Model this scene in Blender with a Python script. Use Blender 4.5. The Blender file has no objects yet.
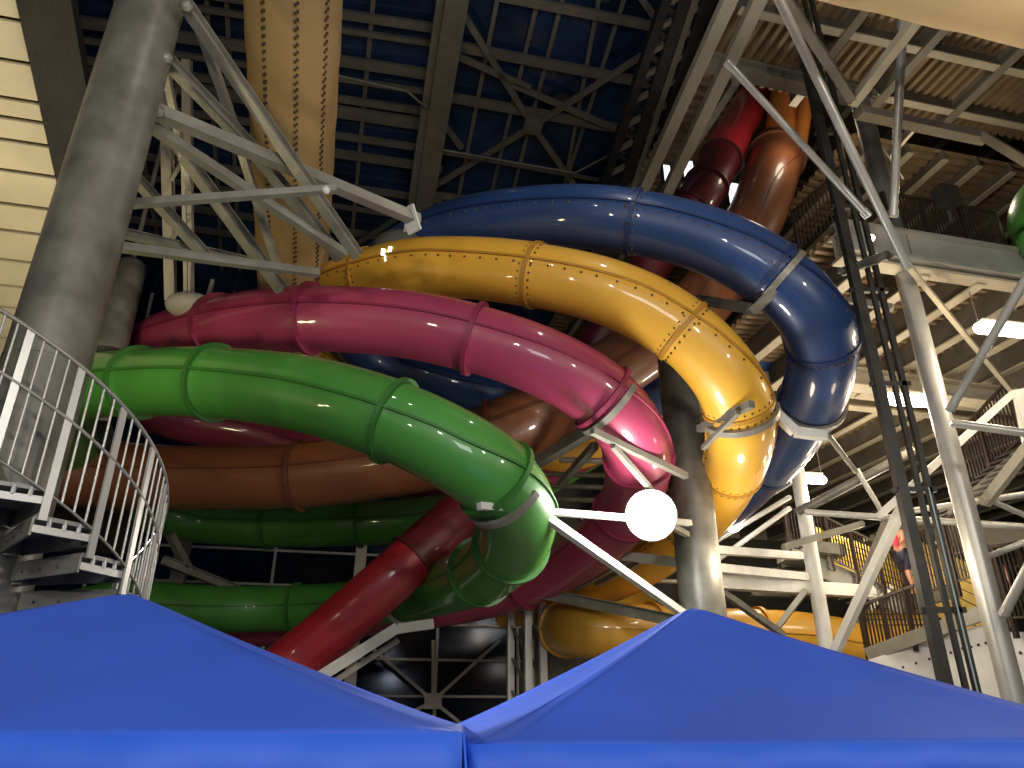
import bpy, math, random
from mathutils import Vector, Matrix
random.seed(7)
SC = bpy.context.scene
COL = SC.collection
F = 740.0; CX, CY = 512.0, 384.0
PITCH = math.radians(24.4); SP, CP = math.sin(PITCH), math.cos(PITCH)
EYE = Vector((0, 0, 1.95))
UD = Vector((.972, .233, 0)).normalized()      # building axis across
VD = Vector((-.233, .972, 0)).normalized()     # building axis away
UP = Vector((0, 0, 1))

def ray(px, py):
    x = (px - CX) / F; u = (CY - py) / F
    return Vector((x, CP - u * SP, SP + u * CP))
def P(px, py, d): return EYE + ray(px, py) * d
def atz(px, py, z):
    r = ray(px, py); return EYE + r * ((z - EYE.z) / r.z)
def onplane(px, py, p0, n):
    r = ray(px, py); return EYE + r * ((p0 - EYE).dot(n) / r.dot(n))
def uv(u, v, z): return UD * u + VD * v + UP * z
def U(p): return p.dot(UD)
def V(p): return p.dot(VD)
def zat(Y, py):
    r = ray(CX, py); return EYE.z + Y * r.z / r.y

# ------------------------------------------------------------ materials
MATS = {}
def mat(name, col, rough=.5, metal=0, coat=0, noise=0, nscale=4, emit=None, estr=0, bump=0, bscale=20, stretch=None):
    if name in MATS: return MATS[name]
    m = bpy.data.materials.new(name); m.use_nodes = True
    nt = m.node_tree; b = nt.nodes['Principled BSDF']
    b.inputs['Base Color'].default_value = (*col, 1)
    b.inputs['Roughness'].default_value = rough
    b.inputs['Metallic'].default_value = metal
    b.inputs['Coat Weight'].default_value = coat
    b.inputs['Coat Roughness'].default_value = .035
    tc = nt.nodes.new('ShaderNodeTexCoord')
    vec = tc.outputs['Object']
    if stretch:
        mp = nt.nodes.new('ShaderNodeMapping'); mp.inputs['Scale'].default_value = stretch
        nt.links.new(vec, mp.inputs['Vector']); vec = mp.outputs['Vector']
    if noise:
        n = nt.nodes.new('ShaderNodeTexNoise'); n.inputs['Scale'].default_value = nscale
        n.inputs['Detail'].default_value = 5
        nt.links.new(vec, n.inputs['Vector'])
        r = nt.nodes.new('ShaderNodeValToRGB')
        r.color_ramp.elements[0].position = .3; r.color_ramp.elements[1].position = .72
        r.color_ramp.elements[0].color = (*[c * (1 - noise) for c in col], 1)
        r.color_ramp.elements[1].color = (*[min(1, c * (1 + noise)) for c in col], 1)
        nt.links.new(n.outputs['Fac'], r.inputs['Fac'])
        nt.links.new(r.outputs['Color'], b.inputs['Base Color'])
    if bump:
        n2 = nt.nodes.new('ShaderNodeTexNoise'); n2.inputs['Scale'].default_value = bscale
        nt.links.new(vec, n2.inputs['Vector'])
        bp = nt.nodes.new('ShaderNodeBump'); bp.inputs['Strength'].default_value = bump
        bp.inputs['Distance'].default_value = .05
        nt.links.new(n2.outputs['Fac'], bp.inputs['Height'])
        nt.links.new(bp.outputs['Normal'], b.inputs['Normal'])
    if emit:
        b.inputs['Emission Color'].default_value = (*emit, 1)
        b.inputs['Emission Strength'].default_value = estr
    MATS[name] = m
    return m

M_GREEN = mat('green_fibreglass', (.065, .27, .04), .42, coat=.6, noise=.18, nscale=.5)
M_PINK = mat('pink_fibreglass', (.36, .042, .10), .42, coat=.6, noise=.15, nscale=.5)
M_YEL = mat('yellow_fibreglass', (.80, .43, .045), .42, coat=.6, noise=.08, nscale=.5)
M_BLUE = mat('blue_fibreglass', (.018, .052, .17), .4, coat=.65, noise=.2, nscale=.6)
M_ORG = mat('orange_brown_fibreglass', (.21, .07, .027), .42, coat=.6, noise=.2, nscale=.5)
M_ORG2 = mat('bright_orange_fibreglass', (.58, .19, .03), .42, coat=.6, noise=.1, nscale=.5)
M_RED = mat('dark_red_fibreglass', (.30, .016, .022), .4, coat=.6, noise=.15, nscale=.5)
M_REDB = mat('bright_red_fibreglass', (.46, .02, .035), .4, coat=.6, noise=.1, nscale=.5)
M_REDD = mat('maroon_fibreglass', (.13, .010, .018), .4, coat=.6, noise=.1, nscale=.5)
F_GREEN = mat('green_flange', (.035, .16, .022), .5); F_PINK = mat('pink_flange', (.24, .02, .06), .5)  # flange and seam colours darkened to stand in for shading at the joints
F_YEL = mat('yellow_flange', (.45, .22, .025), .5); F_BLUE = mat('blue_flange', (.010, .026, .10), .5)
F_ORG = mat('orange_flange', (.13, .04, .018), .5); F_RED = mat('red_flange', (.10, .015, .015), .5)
M_GOLD = mat('golden_yellow_fibreglass', (.62, .33, .035), .4, coat=.5, noise=.15, nscale=.8)
M_STEEL = mat('galvanised_steel', (.27, .255, .21), .45, metal=.35, noise=.18, nscale=3, bump=.1)
M_PIPE = mat('pipe_grey_paint', (.46, .45, .41), .35, metal=.3, noise=.12, nscale=2)
M_COLM = mat('column_grey_paint', (.165, .158, .132), .42, metal=.15, noise=.38, nscale=2.2, bump=.15, bscale=5)
M_WHITE = mat('white_steel_paint', (.66, .65, .60), .4, noise=.08, nscale=3)
M_ROOFST = mat('roof_steel_paint', (.21, .19, .15), .55, noise=.15, nscale=2)
M_DARK = mat('dark_steel', (.045, .043, .04), .5, metal=.4, noise=.3, nscale=3)
M_BAR = mat('railing_black_steel', (.05, .035, .028), .45, metal=.3)
M_DECK = mat('deck_sheet', (.30, .21, .12), .55, metal=.15, noise=.2, nscale=2)
M_JOIST = mat('joist_cream_paint', (.50, .44, .33), .5, noise=.12, nscale=2)
M_JDK = mat('joist_web_dark', (.13, .115, .09), .6, noise=.2, nscale=2)  # joist webs coloured dark in place of shadow stripes
M_BEIGE2 = mat('pale_beige_fabric', (.72, .52, .27), .85, noise=.07, nscale=1.2, bump=.12, bscale=3)
M_BEIGE = mat('beige_fabric', (.36, .235, .095), .85, noise=.07, nscale=1.2, bump=.12, bscale=3)
M_DOT = mat('duct_hole_dark', (.06, .045, .02), .9)
M_PLANK = mat('cream_cladding', (.82, .72, .50), .6, noise=.1, nscale=1.5)
M_BAND = mat('dark_fascia', (.035, .032, .028), .7, noise=.3, nscale=2, bump=.2)
M_TENT = mat('blue_tent_fabric', (.022, .085, .52), .62, noise=.1, nscale=1.3, bump=.16, bscale=2.2)
M_TENT2 = mat('blue_valance_fabric', (.015, .10, .62), .6, noise=.06, nscale=1.5, bump=.1, bscale=2)
M_CONC = mat('floor_tile', (.3, .29, .27), .5, noise=.1, nscale=2)
M_WALL = mat('dark_wall', (.055, .05, .043), .8, noise=.3, nscale=.6)
M_WALLG = mat('grey_corrugated_wall', (.12, .115, .10), .6, noise=.2, nscale=1)
M_TREAD = mat('stair_tread_steel', (.22, .215, .19), .5, metal=.3, noise=.25, nscale=2.5)
M_YSLAT = mat('yellow_slats', (.82, .58, .12), .5, noise=.1)
M_PANELW = mat('white_panel', (.72, .70, .66), .5, noise=.12, nscale=2)
M_LAMPW = mat('lamp_white_light', (1, 1, 1), emit=(1, .97, .9), estr=26)
M_TUBEW = mat('strip_light_glow', (1, 1, 1), emit=(1, .93, .78), estr=14)
M_WINW = mat('lit_window_glow', (.8, .85, .9), emit=(.9, .95, 1), estr=1.6)
M_SQUARE = mat('led_glow', (1, 1, 1), emit=(.75, 1, 1), estr=4)
M_DOME = mat('smoked_dome', (.10, .105, .09), .3, coat=.5)
M_OFFW = mat('off_white_plastic', (.55, .52, .44), .5)
M_SKIN = mat('skin', (.55, .27, .17), .5)
M_REDC = mat('red_cloth', (.6, .03, .05), .8)
M_NAVY = mat('dark_navy_cloth', (.02, .02, .045), .8)
M_BLUC = mat('blue_cloth', (.03, .04, .35), .8)
M_HAIR = mat('black_hair', (.015, .012, .01), .6)

def glassmat(name, col, tr):
    m = bpy.data.materials.new(name); m.use_nodes = True; nt = m.node_tree
    for n in list(nt.nodes):
        if n.type == 'BSDF_PRINCIPLED': nt.nodes.remove(n)
    out = [n for n in nt.nodes if n.type == 'OUTPUT_MATERIAL'][0]
    g = nt.nodes.new('ShaderNodeBsdfGlossy'); g.inputs['Roughness'].default_value = .12
    g.inputs['Color'].default_value = (.55, .62, .8, 1)
    d = nt.nodes.new('ShaderNodeBsdfDiffuse')
    tc = nt.nodes.new('ShaderNodeTexCoord')
    n = nt.nodes.new('ShaderNodeTexNoise'); n.inputs['Scale'].default_value = .35; n.inputs['Detail'].default_value = 6
    nt.links.new(tc.outputs['Object'], n.inputs['Vector'])
    r = nt.nodes.new('ShaderNodeValToRGB')
    r.color_ramp.elements[0].position = .38; r.color_ramp.elements[1].position = .75
    r.color_ramp.elements[0].color = (*[c * .45 for c in col], 1)
    r.color_ramp.elements[1].color = (*[c * 2.2 for c in col], 1)  # dark and pale patches in the pane colour imitate reflections
    nt.links.new(n.outputs['Fac'], r.inputs['Fac']); nt.links.new(r.outputs['Color'], d.inputs['Color'])
    bp = nt.nodes.new('ShaderNodeBump'); bp.inputs['Strength'].default_value = .04; bp.inputs['Distance'].default_value = .1
    nt.links.new(n.outputs['Fac'], bp.inputs['Height']); nt.links.new(bp.outputs['Normal'], g.inputs['Normal'])
    mx = nt.nodes.new('ShaderNodeMixShader'); mx.inputs[0].default_value = .14 if 'blue' in name else .05
    nt.links.new(d.outputs[0], mx.inputs[1]); nt.links.new(g.outputs[0], mx.inputs[2])
    t = nt.nodes.new('ShaderNodeBsdfTransparent')
    m2 = nt.nodes.new('ShaderNodeMixShader'); m2.inputs[0].default_value = tr
    nt.links.new(mx.outputs[0], m2.inputs[1]); nt.links.new(t.outputs[0], m2.inputs[2])
    nt.links.new(m2.outputs[0], out.inputs['Surface'])
    return m
M_GLASSB = glassmat('blue_night_glazing', (.020, .042, .105), .1)
M_GLASSK = glassmat('black_night_glazing', (.008, .009, .012), .1)

# ------------------------------------------------------------ mesh helpers
class MB:
    def __init__(s): s.v = []; s.f = []; s.sm = []
    def add(s, vs, fs, smooth=False):
        o = len(s.v); s.v += [Vector(v) for v in vs]
        s.f += [tuple(i + o for i in f) for f in fs]; s.sm += [smooth] * len(fs)
        return s
    def box(s, c, ax, ay, az):      # centre and three half-vectors
        c = Vector(c); vs = []
        for i in (-1, 1):
            for j in (-1, 1):
                for k in (-1, 1): vs.append(c + ax * i + ay * j + az * k)
        return s.add(vs, [(0, 1, 3, 2), (4, 6, 7, 5), (0, 4, 5, 1), (2, 3, 7, 6), (0, 2, 6, 4), (1, 5, 7, 3)])
    def frame(s, a, b, up=UP):
        t = (b - a).normalized()
        sd = t.cross(up)
        if sd.length < .05: sd = t.cross(Vector((1, 0, 0)))
        sd.normalize(); return t, sd, sd.cross(t).normalized()
    def bar(s, a, b, w, h, up=UP):
        a = Vector(a); b = Vector(b); t, sd, n = s.frame(a, b, up)
        return s.box((a + b) / 2, (b - a) / 2, sd * w / 2, n * h / 2)
    def ibeam(s, a, b, w, h, up=UP):
        a = Vector(a); b = Vector(b); t, sd, n = s.frame(a, b, up); c = (a + b) / 2; L = (b - a) / 2
        th = max(.012, h * .09)
        s.box(c + n * (h / 2 - th / 2), L, sd * w / 2, n * th / 2)
        s.box(c - n * (h / 2 - th / 2), L, sd * w / 2, n * th / 2)
        return s.box(c, L, sd * th / 2, n * (h / 2 - th))
    def tube(s, pts, r, n=12, cap=True):
        pts = [Vector(p) for p in pts]; R = r if isinstance(r, (list, tuple)) else [r] * len(pts)
        rings = sweep_frames(pts); vs = []; fs = []
        for p, (t, sd, nn), rr in zip(pts, rings, R):
            for k in range(n):
                a = 2 * math.pi * k / n
                vs.append(p + (sd * math.cos(a) + nn * math.sin(a)) * rr)
        m = len(pts)
        for i in range(m - 1):
            for k in range(n):
                k2 = (k + 1) % n
                fs.append((i * n + k, i * n + k2, (i + 1) * n + k2, (i + 1) * n + k))
        s.add(vs, fs, True)
        if cap:
            s.add([vs[k] for k in range(n)], [tuple(range(n))[::-1]])
            s.add([vs[(m - 1) * n + k] for k in range(n)], [tuple(range(n))])
        return s
    def sphere(s, c, r, n=10, sc=(1, 1, 1), half=False):
        c = Vector(c); vs = []; fs = []; m = n // 2
        for i in range(m + 1):
            th = math.pi * i / m * (.5 if half else 1)
            for k in range(n):
                a = 2 * math.pi * k / n
                vs.append(c + Vector((r * sc[0] * math.sin(th) * math.cos(a), r * sc[1] * math.sin(th) * math.sin(a), r * sc[2] * math.cos(th))))
        for i in range(m):
            for k in range(n):
                k2 = (k + 1) % n
                fs.append((i * n + k, (i + 1) * n + k, (i + 1) * n + k2, i * n + k2))
        return s.add(vs, fs, True)
    def build(s, name, m, parent=None):
        me = bpy.data.meshes.new(name)
        off = Vector((0, 0, 0))
        if s.v and parent is None:
            lo = Vector([min(v[i] for v in s.v) for i in range(3)]); hi = Vector([max(v[i] for v in s.v) for i in range(3)])
            off = Vector(((lo.x + hi.x) / 2, (lo.y + hi.y) / 2, lo.z))
        elif parent is not None: off = wloc(parent)
        me.from_pydata([tuple(v - off) for v in s.v], [], s.f)
        me.polygons.foreach_set('use_smooth', s.sm); me.update()
        me.materials.append(m)
        o = bpy.data.objects.new(name, me); COL.objects.link(o)
        if parent is not None: o.parent = parent
        else: o.location = off
        return o
def wloc(o):
    p = Vector(o.location)
    while o.parent is not None: o = o.parent; p += o.location
    return p
def sweep_frames(pts):
    out = []; n = len(pts); last = None
    for i in range(n):
        t = (pts[min(i + 1, n - 1)] - pts[max(i - 1, 0)]).normalized()
        if last is None:
            sd = t.cross(UP)
            if sd.length < .1: sd = t.cross(Vector((1, 0, 0)))
        else: sd = last - t * last.dot(t)
        sd.normalize(); last = sd
        out.append((t, sd, sd.cross(t).normalized()))
    return out
def tag(o, label=None, cat=None, group=None, kind=None):
    if label: o['label'] = label
    if cat: o['category'] = cat
    if group: o['group'] = group
    if kind: o['kind'] = kind
    return o
def thing(name, loc, label, cat, group=None):
    o = bpy.data.objects.new(name, None); COL.objects.link(o); o.location = Vector(loc)
    o.empty_display_size = .2
    return tag(o, label, cat, group)
def struct(o): o['kind'] = 'structure'; return o

# ------------------------------------------------------------ shell
def quad(name, pts, m, th=.1, n=None):
    b = MB(); pts = [Vector(p) for p in pts]
    n = n or (pts[1] - pts[0]).cross(pts[2] - pts[0]).normalized()
    vs = pts + [p + n * th for p in pts]
    b.add(vs, [(3, 2, 1, 0), (4, 5, 6, 7), (0, 1, 5, 4), (1, 2, 6, 5), (2, 3, 7, 6), (3, 0, 4, 7)])
    return b.build(name, m)
VB = 34.0
struct(quad('floor', [uv(-30, -10, 0), uv(34, -10, 0), uv(34, VB + .2, 0), uv(-30, VB + .2, 0)], M_CONC, .2, -UP))
RD = Vector((-.3, 1.216, -.259)).normalized()
RP = P(600, 100, 28.5)
RN = UD.cross(RD).normalized()
if RN.z < 0: RN = -RN
def roofp(px, py, off=0): return onplane(px, py, RP - RN * off, RN)
def roofuv(u, v):
    p = RP + UD * (u - U(RP)); k = (v - V(p)) / RD.dot(VD); return p + RD * k
zb = roofuv(0, VB).z
eu = U(roofp(650, 90))                     # glazing ends here, opaque roof beyond
struct(quad('ceiling', [roofuv(-30, -10), roofuv(-30, VB), roofuv(eu, VB), roofuv(eu, -10)], M_GLASSB, .12, RN))
struct(quad('ceiling', [roofuv(eu + .02, -10), roofuv(eu + .02, VB), roofuv(34, VB), roofuv(34, -10)], M_WALL, .12, RN))
wsplit = U(P(545, 600, 30))
struct(quad('window_1', [uv(-30, VB, 0), uv(wsplit, VB, 0), uv(wsplit, VB, zb), uv(-30, VB, zb)], M_GLASSK, .1, VD))
struct(quad('wall_back', [uv(wsplit + .02, VB, 0), uv(34, VB, 0), uv(34, VB, zb), uv(wsplit + .02, VB, zb)], M_WALLG, .1, VD))
struct(quad('wall_left', [uv(-30.02, -10, 0), uv(-30.02, VB, 0), uv(-30.02, VB, zb), uv(-30.02, -10, roofuv(0, -10).z)], M_WALL, .1, -UD))
struct(quad('wall_right', [uv(34.02, -10, 0), uv(34.02, VB, 0), uv(34.02, VB, zb), uv(34.02, -10, roofuv(0, -10).z)], M_WALLG, .1, UD))

# roof steelwork: every member lies along the sloping glazing
rf = thing('roof_frame', roofp(450, 240, .5), 'weathered grey steel grid of purlins and mullions carrying the sloping blue glazed roof', 'roof frame')
def rbar(name, a, b, w, h, off, m=M_ROOFST, I=False):
    A = roofp(*a, off); B = roofp(*b, off); mb = MB()
    (mb.ibeam if I else mb.bar)(A, B, w, h, RN); return mb.build(name, m, rf)
for x0, y0, x1, y1 in [(376, -30, 349, 270), (503, -30, 452, 230), (570, -30, 500, 240), (604, -30, 556, 230), (633, -30, 560, 200), (545, -30, 480, 240),
                       (-20, -30, 60, 230), (110, -30, 160, 250), (205, -30, 222, 270), (225, -30, 240, 270)]:
    rbar('mullion', (x0, y0), (x1, y1), .15, .1, .15)
for y, w in [(15, .35), (31, .2), (62, .45), (80, .2), (100, .3), (113, .55), (137, .28), (155, .4), (187, .3), (208, .2), (232, .35), (252, .3)]:
    rbar('purlin', (50, y - 45), (442, y + 14), w * .85, .16, .35)
for x0, y0, x1, y1, w in [(500, -4, 664, 28, .38), (452, 45, 652, 84, .42), (444, 96, 664, 137, .42), (418, 192, 620, 222, .3), (430, 150, 600, 180, .1)]:
    rbar('purlin', (x0, y0), (x1, y1), w * .8, .18, .35)
for x0, y0, x1, y1 in [(458, 5, 533, 126), (533, 126, 428, 190), (533, 126, 672, 36), (533, 126, 578, 190), (455, 55, 530, 88), (512, 84, 655, 146),
                       (440, 118, 462, 148), (636, -10, 668, 36), (346, 250, 418, 205)]:
    rbar('brace', (x0, y0), (x1, y1), .22, .12, .6)
c = roofp(533, 126, .95)
MB().box(c, UD * .35, RD * .35, RN * .05).build('gusset_plate', M_ROOFST, rf)
g = thing('roof_girder', roofp(437, 120, 1), 'broad grey box girder running down the roof between the beige duct and blue glazing', 'girder')
for k, (o, w) in enumerate([(0, .75)]):
    A = roofp(461, -30, 1.0); B = roofp(419, 235, 1.0)
    MB().ibeam(A, B, .75, .8, RN).build('girder_beam', M_ROOFST, g)
MB().bar(roofp(447, -30, 1.1), roofp(408, 235, 1.1), .4, .3, RN).build('side_rail', M_ROOFST, g)
pts = [roofp(*q, 1.6) for q in [(335, 75), (407, 91), (426, 108), (428, 100)]]
tag(MB().tube(pts, .05, 6).build('conduit_pipe', M_STEEL), 'thin bent pale conduit pipe crossing from the beige duct to the girder', 'pipe')
tag(MB().tube([roofp(*q, 1.3) for q in [(432, 148), (500, 160), (575, 173), (600, 160), (615, 152), (640, 156)]], .05, 6).build('conduit_pipe', M_STEEL),
    'thin pale conduit pipe with a kink above the blue slide', 'pipe')
for i, (a, b, lb) in enumerate([((738, -20), (640, 196), 'left one of two parallel olive grey girders beside the red slide top'),
                                ((768, -20), (665, 196), 'right one of two parallel olive grey girders beside the red slide top')]):
    tag(MB().bar(P(*a, 13.2), P(*b, 18.5), .26, .2, RN).build('girder', mat('olive_grey_paint', (.20, .18, .14), .5, noise=.1)), lb, 'girder', 'twin olive grey girders')

# dark lattice between glazing and decks
dk = thing('lattice_tower', roofp(640, 200, 3), 'dark steel lattice mast rising between the blue glazing and the galleries', 'lattice mast')
for x0, y0, x1, y1, w in [(672, -20, 598, 200, .3), (690, -20, 618, 200, .35), (712, -20, 640, 200, .35), (700, -20, 628, 200, .2)]:
    MB().bar(roofp(x0, y0, 3), roofp(x1, y1, 3), w, .35, RN).build('post', M_DARK if w > .25 else M_ROOFST, dk)
for k in range(9):
    t = k / 9; t2 = (k + 1) / 9
    q = lambda s, xa, xb: (xa + (xb - xa) * s, -20 + 220 * s)
    MB().bar(roofp(*q(t, 672, 598), 3), roofp(*q(t2, 712, 640), 3), .16, .16, RN).build('brace', M_DARK, dk)
    MB().bar(roofp(*q(t, 712, 640), 3), roofp(*q(t2, 672, 598), 3), .16, .16, RN).build('brace', M_ROOFST, dk)
for x, y in [(674, 38), (668, 88), (665, 82)]: pass

# glazing grid of the back wall
gf = thing('glazing_frame', uv(-5, VB - .3, 0), 'white steel mullion grid standing before the black night window wall', 'window frame')
zk = [1.4 + 1.45 * k for k in range(12)]
for z in zk: MB().bar(uv(-29.5, VB - .2, z), uv(wsplit, VB - .2, z), .08, .10).build('transom', M_WHITE, gf)
u0 = U(onplane(436, 650, uv(0, VB, 0), VD))
for k in range(-9, 3):
    u = u0 + k * 3.6
    if u < wsplit: MB().bar(uv(u, VB - .25, 0), uv(u, VB - .25, zb - .2), .12, .10, VD).build('mullion', M_WHITE, gf)
def wp(px, py, off): return onplane(px, py, uv(0, VB - off, 0), VD)
sx = thing('window_brace', wp(432, 705, .8), 'white star shaped wind brace with a square hub between the two tents', 'brace')
hub = wp(433, 701, .8)
for q in [(372, 648), (500, 640), (356, 742), (508, 762), (433, 640)]:
    MB().bar(hub, wp(*q, .8), .13, .1, VD).build('brace', M_WHITE, sx)
MB().box(hub, UD * .36, UP * .3, VD * .06).build('hub_plate', M_WHITE, sx)

# ------------------------------------------------------------ beige duct, upper right duct
def duct(name, a, b, r, label, holes):
    t = thing(name, a, label, 'air duct')
    MB().tube([a + (b - a) * (i / 24) for i in range(25)], [r * (1 + .012 * math.sin(i * 2.1)) for i in range(25)], 40).build('fabric_sleeve', M_BEIGE if holes else M_BEIGE2, t)
    if holes:
        mb = MB(); ax = (b - a).normalized(); L = (b - a).length
        tow = (EYE - (a + b) / 2); tow = (tow - ax * tow.dot(ax)).normalized(); sd = ax.cross(tow).normalized()
        for an in (-40, -3, 36):
            for i in range(int(L / .13)):
                for q in (-1, 1):
                    th = math.radians(an + q * 1.4); nrm = tow * math.cos(th) + sd * math.sin(th)
                    tg = ax.cross(nrm)
                    c = a + ax * (i * .13 + (.035 if q > 0 else 0)) + nrm * (r * 1.006)
                    mb.box(c, ax * .022, tg * .019, nrm * .012)
        h = mb.build('punched_hole', M_DOT, t); h['kind'] = 'stuff'
    return t
a = P(294, -60, 10.8)
duct('fabric_duct', a, a + RD * 9.5, .745, 'beige fabric air duct with three rows of dark punched holes hanging from the roof', True)
a = P(835, -92, 9)
duct('fabric_duct', a - UD * 4.0, a + UD * 7, .98, 'smooth beige fabric duct crossing the upper right corner above the decks', False)

# ------------------------------------------------------------ left cladding + dark band
LD = Vector((-.307, 1.366, -.591)).normalized()
A0 = P(17, 0, 10.5)
cl = thing('cladding_soffit', A0, 'brightly lit cream plank cladding in the upper left corner', 'cladding')
LN = UD.cross(LD).normalized()
def edge_s(py):
    lo, hi = -4, 14
    for _ in range(40):
        m = (lo + hi) / 2; p = A0 + LD * m - EYE
        fy = p.y * CP + p.z * SP; yy = CY - F * (p.z * CP - p.y * SP) / fy
        if yy < py: lo = m
        else: hi = m
    return lo
ys = [-60, -22, 19, 62, 101, 121, 144, 175, 209, 236, 266, 292, 314, 345, 380, 420]
for y0, y1 in zip(ys[:-1], ys[1:]):
    s0 = edge_s(y0) + .05; s1 = edge_s(y1) - .02
    c = A0 + LD * (s0 + s1) / 2 - UD * 1.6
    MB().box(c, LD * (s1 - s0) / 2, UD * 1.6, LN * .05).build('plank', M_PLANK, cl)
MB().box(A0 + LD * 5 - UD * 1.7 + (LN * .2 if LN.z > 0 else -LN * .2), LD * 9, UD * 1.6, LN * .04).build('backing_board', M_BAND, cl)
fe = edge_s(205)
tag(MB().box(A0 + LD * (fe - 4) / 2 + UD * .40, LD * (fe + 4) / 2, UD * .36, LN * .12).build('fascia_band', M_BAND), 'charcoal fascia band beside the lit cream cladding', 'fascia')

# ------------------------------------------------------------ columns
def column(name, px, py, d, D, ztop, m, label, cat='column', zbot=0, parts=True, Y=None):
    p = P(px, py, d); t = thing(name, (p.x, p.y, zbot), label, cat)
    n = 14
    MB().tube([Vector((p.x, p.y, zbot + (ztop - zbot) * i / n)) for i in range(n + 1)], D / 2, 32).build('shaft', m, t)
    if parts:
        MB().tube([Vector((p.x, p.y, zbot)), Vector((p.x, p.y, zbot + .06))], D * .8, 24).build('base_plate', M_STEEL, t)
        for z in [zbot + (ztop - zbot) * f for f in (.33, .66)]:
            MB().tube([Vector((p.x, p.y, z)), Vector((p.x, p.y, z + .035))], D / 2 + .006, 32).build('weld_band', m, t)
    return p
cL = column('steel_column', 57, 330, 7.85, .80, 16, M_COLM, 'thick grey round steel column at the left, rising out of the spiral stair')
cM = column('steel_column', 701, 590, 13.9, .84, 9.4, M_COLM, 'stout grey round column holding the slides, right of the floodlight')
rr = P(1008, 675, 12.2)
tR = thing('steel_column', (rr.x, rr.y, 0), 'tall slim round steel column right of the slides carrying the balcony', 'column')
MB().tube([Vector((rr.x, rr.y, z)) for z in (0, 4, 8, 11.2)], .185, 24).build('shaft', M_PIPE, tR)
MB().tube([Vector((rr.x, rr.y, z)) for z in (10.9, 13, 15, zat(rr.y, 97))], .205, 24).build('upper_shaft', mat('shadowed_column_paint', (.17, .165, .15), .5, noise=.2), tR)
MB().tube([Vector((rr.x, rr.y, 10.7)), Vector((rr.x, rr.y, 11.3))], .29, 20).build('collar', M_STEEL, tR)
MB().tube([Vector((rr.x, rr.y, 0)), Vector((rr.x, rr.y, .06))], .4, 20).build('base_plate', M_STEEL, tR)
column('steel_column', 812, 560, 17, .33, zat(P(812, 560, 17).y, 462), M_WHITE, 'pale round post under the blue slide, third from the right', parts=False)
p = P(123, 300, 15.2)
t = thing('vent_stack', (p.x, p.y, 0), 'dark grey round pipe stack with a domed cap behind the left column', 'pipe')
zt = zat(p.y, 268)
MB().tube([Vector((p.x, p.y, zat(p.y, 352))), Vector((p.x, p.y, zt))], .3, 20).build('pipe', M_COLM, t)
MB().tube([Vector((p.x, p.y, zt)), Vector((p.x, p.y, zt + 5))], .05, 8).build('hanger_rod', M_STEEL, t)
MB().sphere((p.x, p.y, zt), .3, 16, (1, 1, .7), True).build('dome_cap', M_STEEL, t)
def wpost(px, py, d, py0, w, label, m=M_WHITE, cat='post'):
    p = P(px, py, d); z1 = zat(p.y, py0); z0 = 0
    o = MB().box(Vector((p.x, p.y, (z0 + z1) / 2)), UD * w / 2, VD * w / 2, UP * (z1 - z0) / 2).build('steel_post', m)
    return tag(o, label, cat)
wpost(357, 600, 27, 490, .4, 'white square steel post rising behind the red slide in front of the window wall')
wpost(172, 610, 25, 490, .45, 'grey square steel post behind the lower left green slide', M_STEEL)
# centre lattice tower
ct = thing('lattice_column', P(533, 700, 19), 'white four post lattice column behind the right tent, left of the yellow tube', 'lattice column')
pa = P(528, 660, 19); pb = P(543, 660, 19)
for q, nm in ((pa, 0), (pb, 0), (pa + VD * .9 - UD * .25, 1), (pb + VD * .9 - UD * .1, 1)):
    zt = zat(q.y, 592); MB().box(Vector((q.x, q.y, zt / 2)), UD * .09, VD * .09, UP * zt / 2).build('post', M_WHITE, ct)
for k in range(6):
    z0 = .3 + k * .8
    for (q, r2) in ((pa, pa + VD * .9 - UD * .25), (pb, pb + VD * .9 - UD * .1)):
        MB().bar(Vector((q.x, q.y, z0)), Vector((r2.x, r2.y, z0 + .8)), .06, .06).build('lacing_bar', M_STEEL, ct)

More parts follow.
